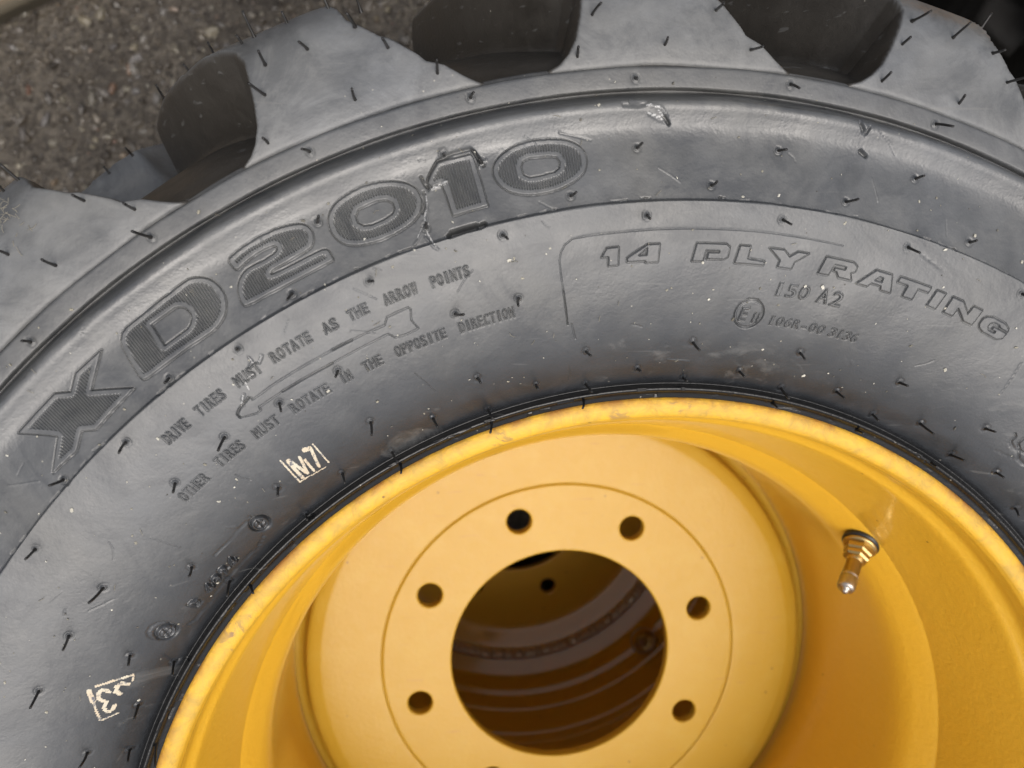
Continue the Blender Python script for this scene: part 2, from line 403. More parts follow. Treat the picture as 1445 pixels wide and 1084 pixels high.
# the rating line: wide slab capitals drawn on a unit cell
SLAB = {
 '1': (.56, [[(.30, 1), (1, 1), (1, 0), (.42, 0), (.42, .52), (0, .52)]]),
 '4': (1.0, [[(.62, 1), (1, 1), (1, .34), (1, 0), (.60, 0), (.60, .1), (0, .1), (0, .34)], [(.62, .84), (.62, .42), (.34, .42)]]),
 'P': (1.1, [[(.06, 1), (.88, 1), (1, .85), (1, .28), (.9, .14), (.42, .14), (.42, .5), (.74, .5), (.74, .62), (.34, .62), (.30, 0), (0, 0)]]),
 'L': (1.0, [[(.06, 1), (.40, 1), (.40, .3), (1, .22), (1, 0), (0, 0)]]),
 'Y': (1.1, [[(0, 1), (.36, 1), (.54, .66), (.72, 1), (1, 1), (.70, .40), (.68, 0), (.32, 0), (.34, .40)]]),
 'R': (1.1, [[(.06, 1), (.86, 1), (1, .84), (1, .52), (.88, .40), (1, 0), (.62, 0), (.5, .30), (.42, .30), (.42, .50), (.72, .50), (.72, .66), (.36, .66), (.30, 0), (0, 0)]]),
 'A': (1.1, [[(.36, 1), (.80, 1), (1, 0), (.70, 0), (.66, .22), (.36, .22), (.30, 0), (0, 0)], [(.50, .68), (.62, .68), (.64, .44), (.42, .44)]]),
 'T': (1.0, [[(0, 1), (1, 1), (1, .68), (.66, .68), (.66, 0), (.34, 0), (.34, .68), (0, .68)]]),
 'I': (.5, [[(.1, 1), (1, 1), (.9, 0), (0, 0)]]),
 'N': (1.1, [[(0, 1), (.34, 1), (.68, .45), (.70, 1), (1, 1), (1, 0), (.72, 0), (.32, .56), (.30, 0), (0, 0)]]),
 'G': (1.1, [[(.28, 1), (.74, 1), (.96, .82), (1, .66), (.70, .66), (.62, .76), (.40, .76), (.30, .62), (.30, .36), (.40, .24), (.66, .24), (.66, .36), (.50, .36), (.50, .54), (1, .54), (1, .2), (.84, 0), (.28, 0), (.08, .14), (0, .34), (0, .68), (.08, .86)]])}
def cell(loops, t0, t1, rb, h, slant=.05):
    segs = []
    for lp in loops:
        P = [(t0 + (t1 - t0) * x - slant * h / rb * y, rb + h * y) for x, y in lp]
        segs += polysegs(P)
    return segs
RAT = [('1', 849, 376, 872, 375), ('4', 885, 371, 928, 371), ('P', 976, 369, 1025, 369), ('L', 1036, 372, 1077, 374), ('Y', 1079, 376, 1133, 381),
       ('R', 1154, 386, 1201, 396), ('A', 1209, 399, 1255, 414), ('T', 1258, 413, 1300, 428), ('I', 1307, 431, 1320, 436), ('N', 1330, 440, 1370, 459), ('G', 1376, 464, 1411, 481)]
for ch, xa, ya, xb, yb in RAT:
    ta, tb = at(xa, ya)[0], at(xb, yb)[0]
    lab = newlab('raised_letter', 'wide slab character %s of the ply rating line' % ch, RUB_L)
    relief(cell(SLAB[ch][1], ta, tb, (at(xa, ya)[1] + at(xb, yb)[1]) / 2, .0066), .00050, .00024, .0006, .00020, lab)

# small stamped lettering from the built-in font
_gl = {}
def glyph(ch):
    if ch in _gl: return _gl[ch]
    cu = bpy.data.curves.new('g', 'FONT'); cu.body = ch; cu.fill_mode = 'NONE'; cu.resolution_u = 3
    o = bpy.data.objects.new('g', cu); COL.objects.link(o)
    dg = bpy.context.evaluated_depsgraph_get(); me = o.evaluated_get(dg).to_mesh()
    v = np.array([x.co[:2] for x in me.vertices]); e = np.array([x.vertices[:] for x in me.edges])
    S = np.concatenate([v[e[:, 0]], v[e[:, 1]]], 1) if len(e) else np.zeros((0, 4))
    o.evaluated_get(dg).to_mesh_clear(); bpy.data.objects.remove(o); bpy.data.curves.remove(cu)
    _gl[ch] = S; return S
def word(txt, a, b, h, height=.00045, trench=.00040, slant=0., rb=None, edge=.00014, tw=.00013):
    """txt set along an arc: left foot at photo pixel a, right foot at b, capitals h metres high"""
    ta, ra = at(*a); tb, rb_ = at(*b); rb = rb or (ra + rb_) / 2
    if abs(ra - rb_) > .004: print('BASE', txt, ra, rb_)
    W = (ta - tb) * rb; n_ = len(txt); adv = W / (n_ - .18) if n_ > 1 else W
    for k, ch in enumerate(txt):
        if ch == ' ': continue
        S = glyph(ch)
        x0, x1 = min(S[:, 0].min(), S[:, 2].min()), max(S[:, 0].max(), S[:, 2].max())
        cw = adv * .76
        narrow = ch in '1I-'
        w = cw * (.34 if ch in '1I' else (.7 if narrow else 1.0)); off = (cw - w) / 2
        sx = w / (x1 - x0); sy = h / .70
        def mp(x, y): 
            u = off + (x - x0) * sx + slant * y * sy
            return ta - (k * adv + u) / rb, rb + y * sy
        segs = [(*mp(s[0], s[1]), *mp(s[2], s[3])) for s in S]
        lab = newlab('small_letter', None, RUB_L)
        relief(segs, height, edge, trench, tw, lab, pad=.0012)
LINE1 = [('DRIVE', (238, 626), (271, 602)), ('TIRES', (283, 587), (321, 561)), ('MUST', (337, 546), (372, 524)), ('ROTATE', (387, 511), (443, 482)),
         ('AS', (460, 471), (480, 462)), ('THE', (495, 452), (523, 442)), ('ARROW', (545, 431), (591, 413)), ('POINTS', (611, 406), (664, 389))]
for w_, a, b in LINE1: word(w_, a, b, .0040)
LINE2 = [('OTHER', (259, 706), (301, 678)), ('TIRES', (311, 658), (349, 632)), ('MUST', (362, 617), (399, 598)), ('ROTATE', (416, 583), (469, 553)),
         ('IN', (485, 542), (499, 533)), ('THE', (517, 525), (543, 514)), ('OPPOSITE', (561, 503), (632, 477)), ('DIRECTION', (651, 470), (727, 447))]
for w_, a, b in LINE2: word(w_, a, b, .0040)
word('150', (1089, 418), (1139, 423), .0054, slant=.08)
word('A2', (1151, 426), (1184, 434), .0054, slant=.08)
word('106R-00', (1082, 458), (1160, 471), .0034, slant=.1, height=.0003)
word('3136', (1167, 474), (1207, 483), .0034, slant=.1, height=.0003)
word('E', (1041, 452), (1053, 454), .0056, slant=.12); word('11', (1058, 455), (1069, 456), .0040, slant=.12)
def circle_th(cx, cy, rad, k=40):
    t, r = at(cx, cy); return [(t + rad * math.cos(a) / r, r + rad * math.sin(a)) for a in np.linspace(0, 2 * math.pi, k, endpoint=False)]
carve(circle_th(1057, 443, .0057), .00042, .0009, True, True)
carve(circle_th(1057, 443, .0051), .0003, .0003, True, True)
word('D', (277, 857), (288, 845), .0036, height=.0012, trench=.0006,  edge=.0005, tw=.0003)
word('4924', (298, 836), (337, 789), .0034, height=.0012, trench=.0006,  edge=.0005, tw=.0003)
# code-plate outline, its two screw heads
carve(zx(200, 710, 5.16, [(810, 108), (790, 100), (750, 150), (600, 310), (530, 390)]), .0004, .0005)
carve(zx(200, 710, 5.16, [(885, 240), (840, 330), (780, 380), (700, 460), (480, 740), (380, 860), (330, 890)]), .0005, .0006)
for cx, cy in ((367, 740), (235, 893)):
    lab = newlab('raised_stud', 'round screw head moulded in the rubber', RUB_L)
    relief(polysegs(circle_th(cx, cy, .0031)), .0005, .0004, .0014, .00045, lab, pad=.003)
    carve(circle_th(cx, cy, .0021), .0004, .0006, True, True)
    carve([(cx - 5, cy - 5), (cx + 5, cy + 5)], .0005, .0009); carve([(cx + 5, cy - 4), (cx - 4, cy + 5)], .0005, .0009)
carve(circle_th(226, 891, .0040), .0005, .0006, True, True)
# arrow, incised outline
ARW = zx(320, 420, 4.817, [(150, 680), (115, 722), (85, 760), (72, 795), (90, 815), (150, 803), (210, 785), (235, 765), (220, 745), (380, 640), (550, 540), (720, 445), (900, 350), (1100, 250),
     (1150, 275), (1225, 250), (1305, 210), (1255, 155), (1250, 80), (1235, 68), (1160, 100), (1090, 135), (1075, 190), (900, 265), (720, 355), (500, 480), (300, 605), (175, 695), (170, 680)])
carve(ARW, .00034, .0006, True)
carve(ARW[:5], .0006, .0009); carve(zx(320, 420, 4.817, [(380, 640), (550, 540), (720, 445)]), .0005, .0006); carve(zx(320, 420, 4.817, [(720, 355), (780, 322), (850, 290)]), .0006, .0007)
# insert-plate outline round the rating text
carve(zx(780, 300, 6.568, [(140, 1040), (120, 870), (100, 730), (75, 560), (62, 450), (75, 370), (110, 300), (180, 243), (330, 215), (600, 185), (900, 160), (1300, 148)]) + [(1000, 323), (1060, 326), (1130, 335), (1190, 347)], .00032, .00042)
carve(zx(780, 300, 6.568, [(140, 1040), (120, 870), (100, 730)]), .0004, .0005)
carve([(807, 458), (812, 478)], .0005, .0003)
# part of a logo at the right edge
carve(zx(1380, 560, 5.42, [(288, 285), (290, 310), (265, 332), (250, 355), (270, 395), (315, 430), (310, 480), (352, 520), (400, 540)]), .0006, .0009)
carve(zx(1380, 560, 5.42, [(400, 300), (352, 325), (322, 345), (310, 365), (325, 420), (352, 430), (400, 440)]), .0006, .0009)
carve([(1441, 512), (1418, 548), (1412, 556)], .0004, .0005)
# mould tears and nicks
carve([(563, 357), (610, 342), (640, 332)], .0006, .0006)
carve([(634, 333), (655, 325), (676, 320), (684, 316)], .0012, .0030)
carve([(637, 328), (660, 321), (672, 318)], .0012, .0020)
carve([(594, 250), (600, 262), (606, 266)], .0008, .0012)
carve([(604, 268), (602, 258), (608, 243), (617, 228), (640, 217), (664, 211), (671, 216), (677, 232)], .0008, .0011)
carve([(598, 272), (599, 288), (596, 300)], .0009, .0012)
carve([(668, 214), (676, 224), (682, 233)], .0010, .0014)
carve([(880, 147), (900, 149), (912, 146), (890, 144)], .0012, .0009)
carve([(938, 166), (944, 175)], .0009, .0018)
carve([(1215, 172), (1219, 186)], .0011, .0016); carve([(1222, 190), (1228, 180)], .0008, .0012); carve([(1215, 214), (1222, 220)], .0012, .0018)
for a_ in ((912, 146, 935, 153, 942, 165), (915, 160, 928, 168, 940, 172), (598, 275, 604, 300, 600, 330), (600, 335, 612, 349, 618, 352), (603, 268, 622, 262, 632, 255), (600, 318, 590, 340, 585, 345),
           (676, 236, 681, 230, 686, 226), (352, 505, 356, 510, 352, 518), (366, 512, 369, 506, 370, 501), (345, 556, 342, 563, 344, 572)):
    P = [(a_[0], a_[1]), (a_[2], a_[3]), (a_[4], a_[5])]; carve(P, .0008, -.0004)
carve([(240, 940), (256, 930), (266, 932)], .0005, .0007)
for _ in range(46):                 # little scratches in the rubber
    t0 = math.radians(rng.uniform(50, 160)); r0 = rng.uniform(.234, .34); r0 = .33 if .276 < r0 < .294 and 1.0 < t0 < 1.75 else r0; a = rng.uniform(0, 6.28); l = rng.uniform(.002, .012)
    p = [(t0, r0), (t0 + l * math.cos(a) / r0 * .5 + rng.normal(0, .0006) / r0, r0 + l * math.sin(a) * .5), (t0 + l * math.cos(a) / r0, r0 + l * math.sin(a))]
    carve(p, rng.uniform(.0003, .0006), rng.choice([.00018, .00025, -.0002]), raw=True)
for _ in range(60):                 # ragged pits along the step between the two bands
    t0 = math.radians(rng.uniform(60, 150)); r0 = .3034 + rng.normal(0, .0003)
    carve([(t0, r0), (t0 + rng.uniform(.002, .012), r0 + rng.normal(0, .0003))], .0006, rng.uniform(.0001, .0006), raw=True)
for _ in range(70):                 # lubricant-torn bead edge
    t0 = math.radians(rng.uniform(45, 162)); r0 = rng.uniform(.2236, .2282)
    carve([(t0, r0), (t0 + rng.uniform(.002, .03), r0 + rng.normal(0, .0003))], .0005, rng.uniform(-.0004, .0006), raw=True)
# hair bosses (see below)
HAIRS = [(433,68),(373,90),(375,135),(380,204),(437,214),(193,296),(213,335),(448,314),(500,35),(548,68),(617,106),(502,143),(664,138),(835,22),(935,66),(813,83),(897,110),
 (899,209),(805,277),(913,304),(709,332),(679,229),(601,322),(626,218),(1010,15),(1292,28),(1272,64),(1349,52),(1406,74),(1056,72),(1116,119),(1239,117),(1348,148),(1420,117),(1321,175),
 (1004,262),(1098,213),(1193,285),(1291,253),(1104,310),(1281,349),(1368,342),(43,483),(239,534),(336,493),(412,415),(178,624),(90,677),(317,617),(394,569),(477,523),(247,682),(392,689),(83,375),
 (520,397),(642,443),(732,421),(674,534),(827,496),(757,544),(827,543),(900,521),(523,596),(611,591),(689,579),(825,566),(553,639),(565,657),(483,669),(694,597),(978,483),(1129,498),(1044,524),
 (965,534),(1103,548),(1181,553),(1269,540),(1092,570),(1232,585),(1299,598),(1391,605),(1210,608),(1341,642),(1405,667),(1433,717),(1316,654),(1441,414),(50,775),(146,829),(270,801),(324,821),
 (353,829),(97,898),(183,925),(55,975),(195,995),(245,935),(123,1063),(183,1058),(220,1052),(432,727),(120,284),(12,360)]
hair_pts = []
for x, y in HAIRS:
    t, r = at(x, y)
    if r < .3515:
        hair_pts.append((unwrap(t), r, None))
        if r > .2300:
            relief(polysegs([(unwrap(t) + .0011 * math.cos(a) / r, r + .0011 * math.sin(a)) for a in np.linspace(0, 6.283, 10, endpoint=False)]), .0004, .0006, .0003, .0004, None, pad=.002)
    else: hair_pts.append((unwrap(t), r, 'lug'))
# painted marks
def strokes(S, name, label):
    lab = newlab(name, label, PAINT)
    for (P, w) in S:
        r = dist_field(polysegs(px(P), False), .003)
        (i0, i1, j0, j1), D = r
        w_m = w / 2 / 3750
        msk = D < w_m; LAB[i0:i1, j0:j1][msk] = lab
        H[i0:i1, j0:j1] += np.where(msk, .00006, 0).astype(np.float32)
m, n, b = mat('torn_rubber'); co = N(n, 'ShaderNodeTexCoord').outputs['Object']
L(n, ramp(n, noise_(n, co, 900, 3, .7), [(.40, (.10, .10, .10)), (.58, (.42, .42, .41))]), b.inputs['Base Color']); b.inputs['Roughness'].default_value = .25; TORN = m
def scuffs(S, name, label):
    global PAINT
    keep, PAINT = PAINT, TORN; strokes(S, name, label); PAINT = keep
scuffs([([(604, 268), (616, 265), (630, 257)], 2.6), ([(601, 272), (603, 290), (600, 308)], 2.2), ([(600, 308), (604, 330), (616, 349)], 1.6), ([(598, 318), (590, 336)], 1.6), ([(677, 236), (684, 229)], 2.4)], 'scuff', 'pale shiny tear beside the raised 1')
scuffs([([(912, 148), (930, 152), (940, 161)], 2.2), ([(914, 160), (928, 166), (940, 171)], 2.6), ([(930, 158), (938, 168)], 2.4)], 'scuff', 'pale shiny gouge on the shoulder ridge')
scuffs([([(352, 505), (358, 512)], 1.6), ([(366, 510), (370, 502)], 1.6), ([(347, 540), (352, 550)], 1.8), ([(344, 556), (341, 574)], 2.0), ([(350, 534), (358, 528)], 1.6)], 'scuff', 'pale scratches round the word in the rotation note')
s12 = 12.04
strokes([(zx(380, 610, s12, p), w / s12) for p, w in [([(195, 485), (360, 665), (525, 850)], 30), ([(525, 850), (685, 755)], 22), ([(715, 750), (970, 605)], 16), ([(745, 210), (880, 365), (1015, 525)], 27),
    ([(320, 490), (575, 780)], 60), ([(340, 480), (490, 590), (650, 705)], 56), ([(520, 430), (590, 560), (660, 705)], 50), ([(620, 485), (765, 665)], 46), ([(605, 310), (690, 285)], 88), ([(705, 270), (780, 430), (855, 595)], 52)]],
    'painted_mark', 'cream stamped mark M7 between brackets')
strokes([(zx(110, 940, s12, p), w / s12) for p, w in [([(195, 425), (270, 610)], 78), ([(270, 610), (330, 770), (395, 920)], 36), ([(400, 925), (560, 860), (690, 800)], 28), ([(320, 345), (600, 255), (940, 145)], 44), ([(945, 150), (935, 240)], 30),
    ([(545, 440), (500, 405), (420, 405), (355, 465), (360, 550), (440, 600), (510, 610)], 66), ([(510, 610), (465, 680), (475, 755), (540, 780), (610, 735), (640, 670)], 60), ([(860, 300), (760, 290), (680, 350), (660, 440), (730, 470)], 70)]],
    'painted_mark', 'cream stamped mark 3 inside a corner bracket')

# slow unevenness of the moulded rubber
tt = TH[None, :]; rr = R0[:, None]
for k in range(14):
    a = rng.uniform(6, 60); bb = rng.uniform(20, 160); ph = rng.uniform(0, 6.28)
    H += (rng.uniform(.00002, .00007) * np.sin(a * tt + bb * (rr - .3) + ph) * np.clip((rr - .232) / .01, 0, 1)).astype(np.float32)

# displace along the profile normal
dR = np.gradient(R0, ss); dZ = np.gradient(Z0, ss); nl = np.hypot(dR, dZ); nR, nZ = -dZ / nl, dR / nl
RRg = R0[:, None] + nR[:, None] * H; ZZg = Z0[:, None] + nZ[:, None] * H
V = np.stack([RRg * np.cos(TH), RRg * np.sin(TH), ZZg + ZB], -1).reshape(-1, 3)
i, j = np.meshgrid(np.arange(NR - 1), np.arange(NT), indexing='ij')
a = (i * NT + j); bq = (i * NT + (j + 1) % NT); cq = ((i + 1) * NT + (j + 1) % NT); dq = ((i + 1) * NT + j)
F = np.stack([a, dq, cq, bq], -1).reshape(-1, 4)[:, ::-1]
G = V.reshape(NR, NT, 3)
gu = np.roll(G, -1, 1) - np.roll(G, 1, 1); gv = np.gradient(G, axis=0)
NRM = np.cross(gv, gu); NRM /= np.linalg.norm(NRM, axis=-1, keepdims=True) + 1e-12
if NRM[NR // 2, 100, 2] < 0: NRM = -NRM
NRM = NRM.reshape(-1, 3)
FL = LAB[:-1, :].reshape(-1)

wheel = empty('wheel', (0, 0, DZ))
tag(wheel, 'yellow wheel with lettered black tyre lying flat on top of the stack', 'wheel', 'wheels stacked flat')
fn = F[FL == 0]
v0 = V[fn[0]]; nf = np.cross(v0[1] - v0[0], v0[2] - v0[0])
if nf[2] < 0: F = F[:, ::-1]
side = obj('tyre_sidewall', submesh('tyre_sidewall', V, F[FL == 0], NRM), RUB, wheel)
for k in range(1, nlab[0] + 1):
    sel = F[FL == k]
    if len(sel) < 2: continue
    nm, lb, m_ = names_of[k]
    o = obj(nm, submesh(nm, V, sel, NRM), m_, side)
    if lb: o['label'] = lb

# ------------------------------------------------------------------ tread: lugs and grooves
CZ = .09                                       # the tyre's mid plane
LTOP = spline([(.3519, .2394), (.3526, .2401), (.3545, .2404), (.3600, .2402), (.3700, .2385), (.3800, .2360), (.3875, .2318), (.3925, .2260), (.3965, .2180), (.4010, .1950), (.4060, .1550), (.4085, .1150), (.4090, .0900)], 12)
GTOP = spline([(.3519, .2394), (.3530, .2380), (.3550, .2330), (.3590, .2240), (.3640, .2080), (.3690, .1880), (.3735, .1650), (.3765, .1400), (.3780, .1150), (.3785, .0900)], 12)
def resample(P, n_, dens=None):
    s = np.r_[0, np.cumsum(np.hypot(*np.diff(P, axis=0).T))]; t = np.linspace(0, 1, n_) if dens is None else dens
    return np.stack([np.interp(t * s[-1], s, P[:, k]) for k in (0, 1)], 1), s[-1]
def tread_mesh(name, fine):
    tl = np.r_[np.linspace(0, .30, 100 if fine else 30), np.linspace(.30, 1, 90 if fine else 30)[1:]]
    Lp, LL = resample(LTOP, 0, tl); Gp, _ = resample(GTOP, 0, tl)
    tb = np.r_[np.linspace(0, .30, 30), np.linspace(.30, 1, 50)[1:]]           # the half facing the ground is coarser
    Lb, _ = resample(LTOP, 0, tb); Gb, _ = resample(GTOP, 0, tb)
    Lp = np.r_[Lp, (Lb * [1, -1] + [0, 2 * CZ])[::-1][1:]]; Gp = np.r_[Gp, (Gb * [1, -1] + [0, 2 * CZ])[::-1][1:]]
    el = np.r_[tl * LL, (2 * LL - tb * LL)[::-1][1:]]
    d = [55.]
    while d[-1] < 415 - 1e-6: d.append(d[-1] + ((.115 if 60 < d[-1] < 140 else .45) if fine else 1.0))
    d = np.array(d); d = d[d < 414.9]; th = d
    # one lug outline (degrees from its left foot, metres along the profile from the ring)
    LUG = [(0.0, -.006), (-.25, .0010), (-.75, .0028), (-1.35, .0065), (-1.9, .0120), (-2.3, .0200), (-2.6, .0290), (-2.75, .0370), (-2.4, .0460), (-.9, .0620), (1.6, .0950), (4.4, .1380), (5.6, .1560), (4.6, .1680), (1.0, .1760), (-2.2, .1740),
           (-4.6, .1350), (-6.0, .0950), (-7.4, .0600), (-8.2, .0460), (-8.45, .0370), (-9.9, .0262), (-10.35, .0245), (-11.6, .0160), (-11.95, .0128), (-12.9, .0100), (-13.8, .0050), (-14.65, .0008), (-15.0, -.006)]
    n_r = len(el); m_ = np.full((n_r, len(th)), -1.0)
    pitch = 18.95
    Rm = .39
    TIP = np.ones((n_r, len(th))); FAR = np.zeros((n_r, len(th)))
    def add(base, flip):
        P = np.array([((base + a) * math.pi / 180 * Rm, (2 * LL - e) if flip else e) for a, e in LUG])
        U = np.radians(th) * Rm; lo, hi = P[:, 0].min() - .012, P[:, 0].max() + .012
        for sh in (0, 2 * math.pi * Rm, -2 * math.pi * Rm):
            js = np.where((U + sh > lo) & (U + sh < hi))[0]
            if not len(js): continue
            u = (U[js] + sh)[None, :]; v = el[:, None]
            D = np.full((n_r, len(js)), 1e9); ins = np.zeros(D.shape, bool)
            for q in range(len(P)):
                ax, ay = P[q]; bx, by = P[(q + 1) % len(P)]; dx, dy = bx - ax, by - ay
                t = np.clip(((u - ax) * dx + (v - ay) * dy) / (dx * dx + dy * dy), 0, 1)
                D = np.minimum(D, (u - ax - t * dx)**2 + (v - ay - t * dy)**2)
                if abs(dy) > 1e-12: ins ^= ((ay > v) != (by > v)) & (u < (bx - ax) * (v - ay) / (by - ay) + ax)
            D = np.sqrt(D); D = np.where(ins, D, -D)
            far = (2 * LL - el if flip else el)[:, None]
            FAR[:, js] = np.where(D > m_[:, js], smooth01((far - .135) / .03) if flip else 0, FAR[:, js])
            sl = 1 - (0 if flip else .22) * smooth01((far - .118) / .062)
            TIP[:, js] = np.where(D > m_[:, js], sl, TIP[:, js]); m_[:, js] = np.maximum(m_[:, js], D)
    for k in range(19):
        add(117.76 - pitch * k, False); add(117.76 - pitch * (k + .5) + 1.5, True)
    # flanks a little wider low down, lug edges slightly rounded
    depth = np.minimum(1, np.minimum(el, 2 * LL - el) / .03)[:, None]
    wd = .0030 + .0040 * depth
    w = smooth01((m_ + wd) / wd)
    w = w ** .8
    w = w * TIP
    edge = -.0009 * np.exp(-np.clip(m_, 0, 1) / .0012) * (m_ > 0)
    # keep the ring foot joined
    R = Gp[:, 0][:, None] + (Lp[:, 0] - Gp[:, 0])[:, None] * w; Z = Gp[:, 1][:, None] + (Lp[:, 1] - Gp[:, 1])[:, None] * w
    R = R + edge * np.clip(el[:, None] / .02, 0, 1) * .5
    for k in range(10):
        a, bb = rng.integers(8, 50), rng.uniform(20, 90); ph = rng.uniform(0, 6.28)
        R = R + .00009 * np.sin(a * np.radians(th)[None, :] + bb * el[:, None] + ph)
    t = np.radians(th)
    V = np.stack([R * np.cos(t), R * np.sin(t), Z + ZB], -1).reshape(-1, 3); nt_ = len(t)
    i, j = np.meshgrid(np.arange(n_r - 1), np.arange(nt_), indexing='ij')
    F = np.stack([i * nt_ + j, (i + 1) * nt_ + j, (i + 1) * nt_ + (j + 1) % nt_, i * nt_ + (j + 1) % nt_], -1).reshape(-1, 4)
    me = np_mesh(name, V, F)
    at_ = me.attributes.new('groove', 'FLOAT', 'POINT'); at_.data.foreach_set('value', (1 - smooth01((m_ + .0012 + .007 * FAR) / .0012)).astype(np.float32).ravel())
    return me, (el, Lp)
tm, (el_, Lp_) = tread_mesh('tread', True)
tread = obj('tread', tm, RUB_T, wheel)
low_side = revolve('lower_sidewall', [(r, 2 * CZ - z + ZB) for r, z in SP[::6]] , 180)
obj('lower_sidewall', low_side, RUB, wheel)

# ------------------------------------------------------------------ rubber hairs (vent spews) left by the mould
def hair_mesh(k):
    bm = bmesh.new(); bend = random.uniform(-.14, .14); bx = random.uniform(-1, 1); ln = [.0088, .0108, .0096, .0120, .0070, .0100][k % 6]
    rings = []
    for q in range(6):
        f = q / 5; r = (.0009 if q == 0 else .00058) * (1 - .15 * f)
        c = Vector((bend * ln * f * f, bend * bx * ln * f * f, ln * f - .0006))
        rings.append([bm.verts.new(c + Vector((r * math.cos(a), r * math.sin(a), 0))) for a in np.linspace(0, 6.283, 6, endpoint=False)])
    for q in range(5):
        for s in range(6): bm.faces.new((rings[q][s], rings[q][(s + 1) % 6], rings[q + 1][(s + 1) % 6], rings[q + 1][s]))
    bm.faces.new(rings[-1])
    me = bpy.data.meshes.new('rubber_hair'); bm.to_mesh(me); bm.free()
    for p in me.polygons: p.use_smooth = True
    me.materials.append(HAIR); return me
HM = [hair_mesh(k) for k in range(18)]
def put_hair(p, nrm, parent, scale=1.0):
    o = bpy.data.objects.new('rubber_hair', random.choice(HM)); COL.objects.link(o); o.parent = parent
    q = Vector(nrm).normalized().to_track_quat('Z', 'Y'); o.rotation_mode = 'QUATERNION'
    from mathutils import Quaternion
    o.rotation_quaternion = q @ Quaternion((0, 0, 1), random.uniform(0, 6.28)); o.location = p; o.scale = (1, 1, scale)
for t, r, kind in hair_pts:
    c, s = math.cos(t), math.sin(t)
    if kind is None:
        z = float(zprof(r)); tilt = random.gauss(0, .10)
        # near the bead the hairs bend over towards the rim
        inw = -.12 if r < .30 else .10
        put_hair((r * c, r * s, z + ZB), (inw * c + tilt, inw * s + random.gauss(0, .12), 1), side, random.uniform(.8, 1.15))
    else:
        rr_ = min(r, .385); z = float(np.interp(rr_, LTOP[:60, 0], LTOP[:60, 1]))
        put_hair((r * c, r * s, z + ZB - .0008), (.25 * c + random.gauss(0, .12), .25 * s + random.gauss(0, .12), 1), tread, random.uniform(.9, 1.2))
for x, y in [(405,33),(344,65),(358,50),(303,78),(267,100),(232,139),(152,242),(185,217),(30,257),(7,271),(464,13),(508,12),(1385,38)]:
    p = at_z(x, y, .222 if x not in (303, 267, 232) else .14); t = math.atan2(p[1], p[0]); r = math.hypot(p[0], p[1])
    z = .222 if x not in (303, 267, 232) else .14
    if x in (152, 185): z = .10; p = at_z(x, y, z); t = math.atan2(p[1], p[0]); r = math.hypot(p[0], p[1])
    put_hair((p[0] * (1 - .001 / r), p[1] * (1 - .001 / r), z + ZB), (math.cos(t), math.sin(t), .55), tread, random.uniform(.6, .95))

# ------------------------------------------------------------------ rim
RIM = [(.2330, .2030), (.2310, .2110), (.2270, .2170), (.2238, .2190), (.2228, .2206), (.2218, .2214), (.2190, .2217), (.2162, .2211), (.2148, .2200), (.2143, .2190), (.2143, .2190), (.2136, .2172), (.2134, .2130), (.2134, .2085),
       (.2126, .2040), (.2108, .2008), (.2085, .1975), (.2062, .1900), (.2030, .1780), (.1990, .1620), (.1958, .1480), (.1942, .1400), (.1938, .1375), (.1938, .1375), (.1922, .1352),
       (.1885, .1290), (.1850, .1225), (.1826, .1150), (.1815, .1060), (.1812, .0950), (.1810, .0600), (.1810, .0000), (.1812, -.0100), (.1830, -.0190), (.1890, -.0260), (.2000, -.0300), (.2100, -.0330), (.2180, -.0380), (.2222, -.0412), (.2270, -.0380), (.2320, -.0300)]
RP = spline(RIM, 4); RP[:, 1] += ZB
rp2 = RP.copy()
nrm = np.stack([np.gradient(RP[:, 1]), -np.gradient(RP[:, 0])], 1); nrm /= np.linalg.norm(nrm, axis=1)[:, None] + 1e-12
rp2 = RP - nrm * .004 * np.sign(nrm[len(nrm) // 2, 0] or 1) * -1
mid = len(RP) // 2
if rp2[mid, 0] < RP[mid, 0]: rp2 = RP + (RP - rp2)
rim_me = revolve('rim', np.r_[RP, rp2[::-1]], 288, closed=True)
rim = obj('rim', rim_me, YEL, wheel)

# disc: flat plate with hub bore and eight stud holes
TD = .0085
def plate(name, r_out, holes, thick, z_top, bevel):
    cu = bpy.data.curves.new(name, 'CURVE'); cu.dimensions = '2D'; cu.fill_mode = 'BOTH'; cu.resolution_u = 1
    def circ(cx, cy, r, k):
        s = cu.splines.new('POLY'); s.points.add(k - 1)
        for q in range(k):
            a = 2 * math.pi * q / k; s.points[q].co = (cx + r * math.cos(a), cy + r * math.sin(a), 0, 1)
        s.use_cyclic_u = True
    circ(0, 0, r_out, 360)
    for h in holes: circ(*h)
    cu.extrude = thick / 2 - bevel; cu.bevel_depth = bevel; cu.bevel_resolution = 2; cu.offset = -bevel
    o = bpy.data.objects.new(name, cu); COL.objects.link(o)
    dg = bpy.context.evaluated_depsgraph_get(); me = bpy.data.meshes.new_from_object(o.evaluated_get(dg))
    bpy.data.objects.remove(o); bpy.data.curves.remove(cu)
    me.transform(Matrix.Translation((0, 0, z_top - thick / 2)))
    me.materials.clear()
    return me
HOLES = [(0, 0, .0756, 180)] + [(.1016 * math.cos(math.radians(107.3 - 45 * k)), .1016 * math.sin(math.radians(107.3 - 45 * k)), .0083, 48) for k in range(8)]
hub = obj('hub_plate', plate('hub_plate', .12225, HOLES, TD, ZB, .0011), YEL_D, wheel)
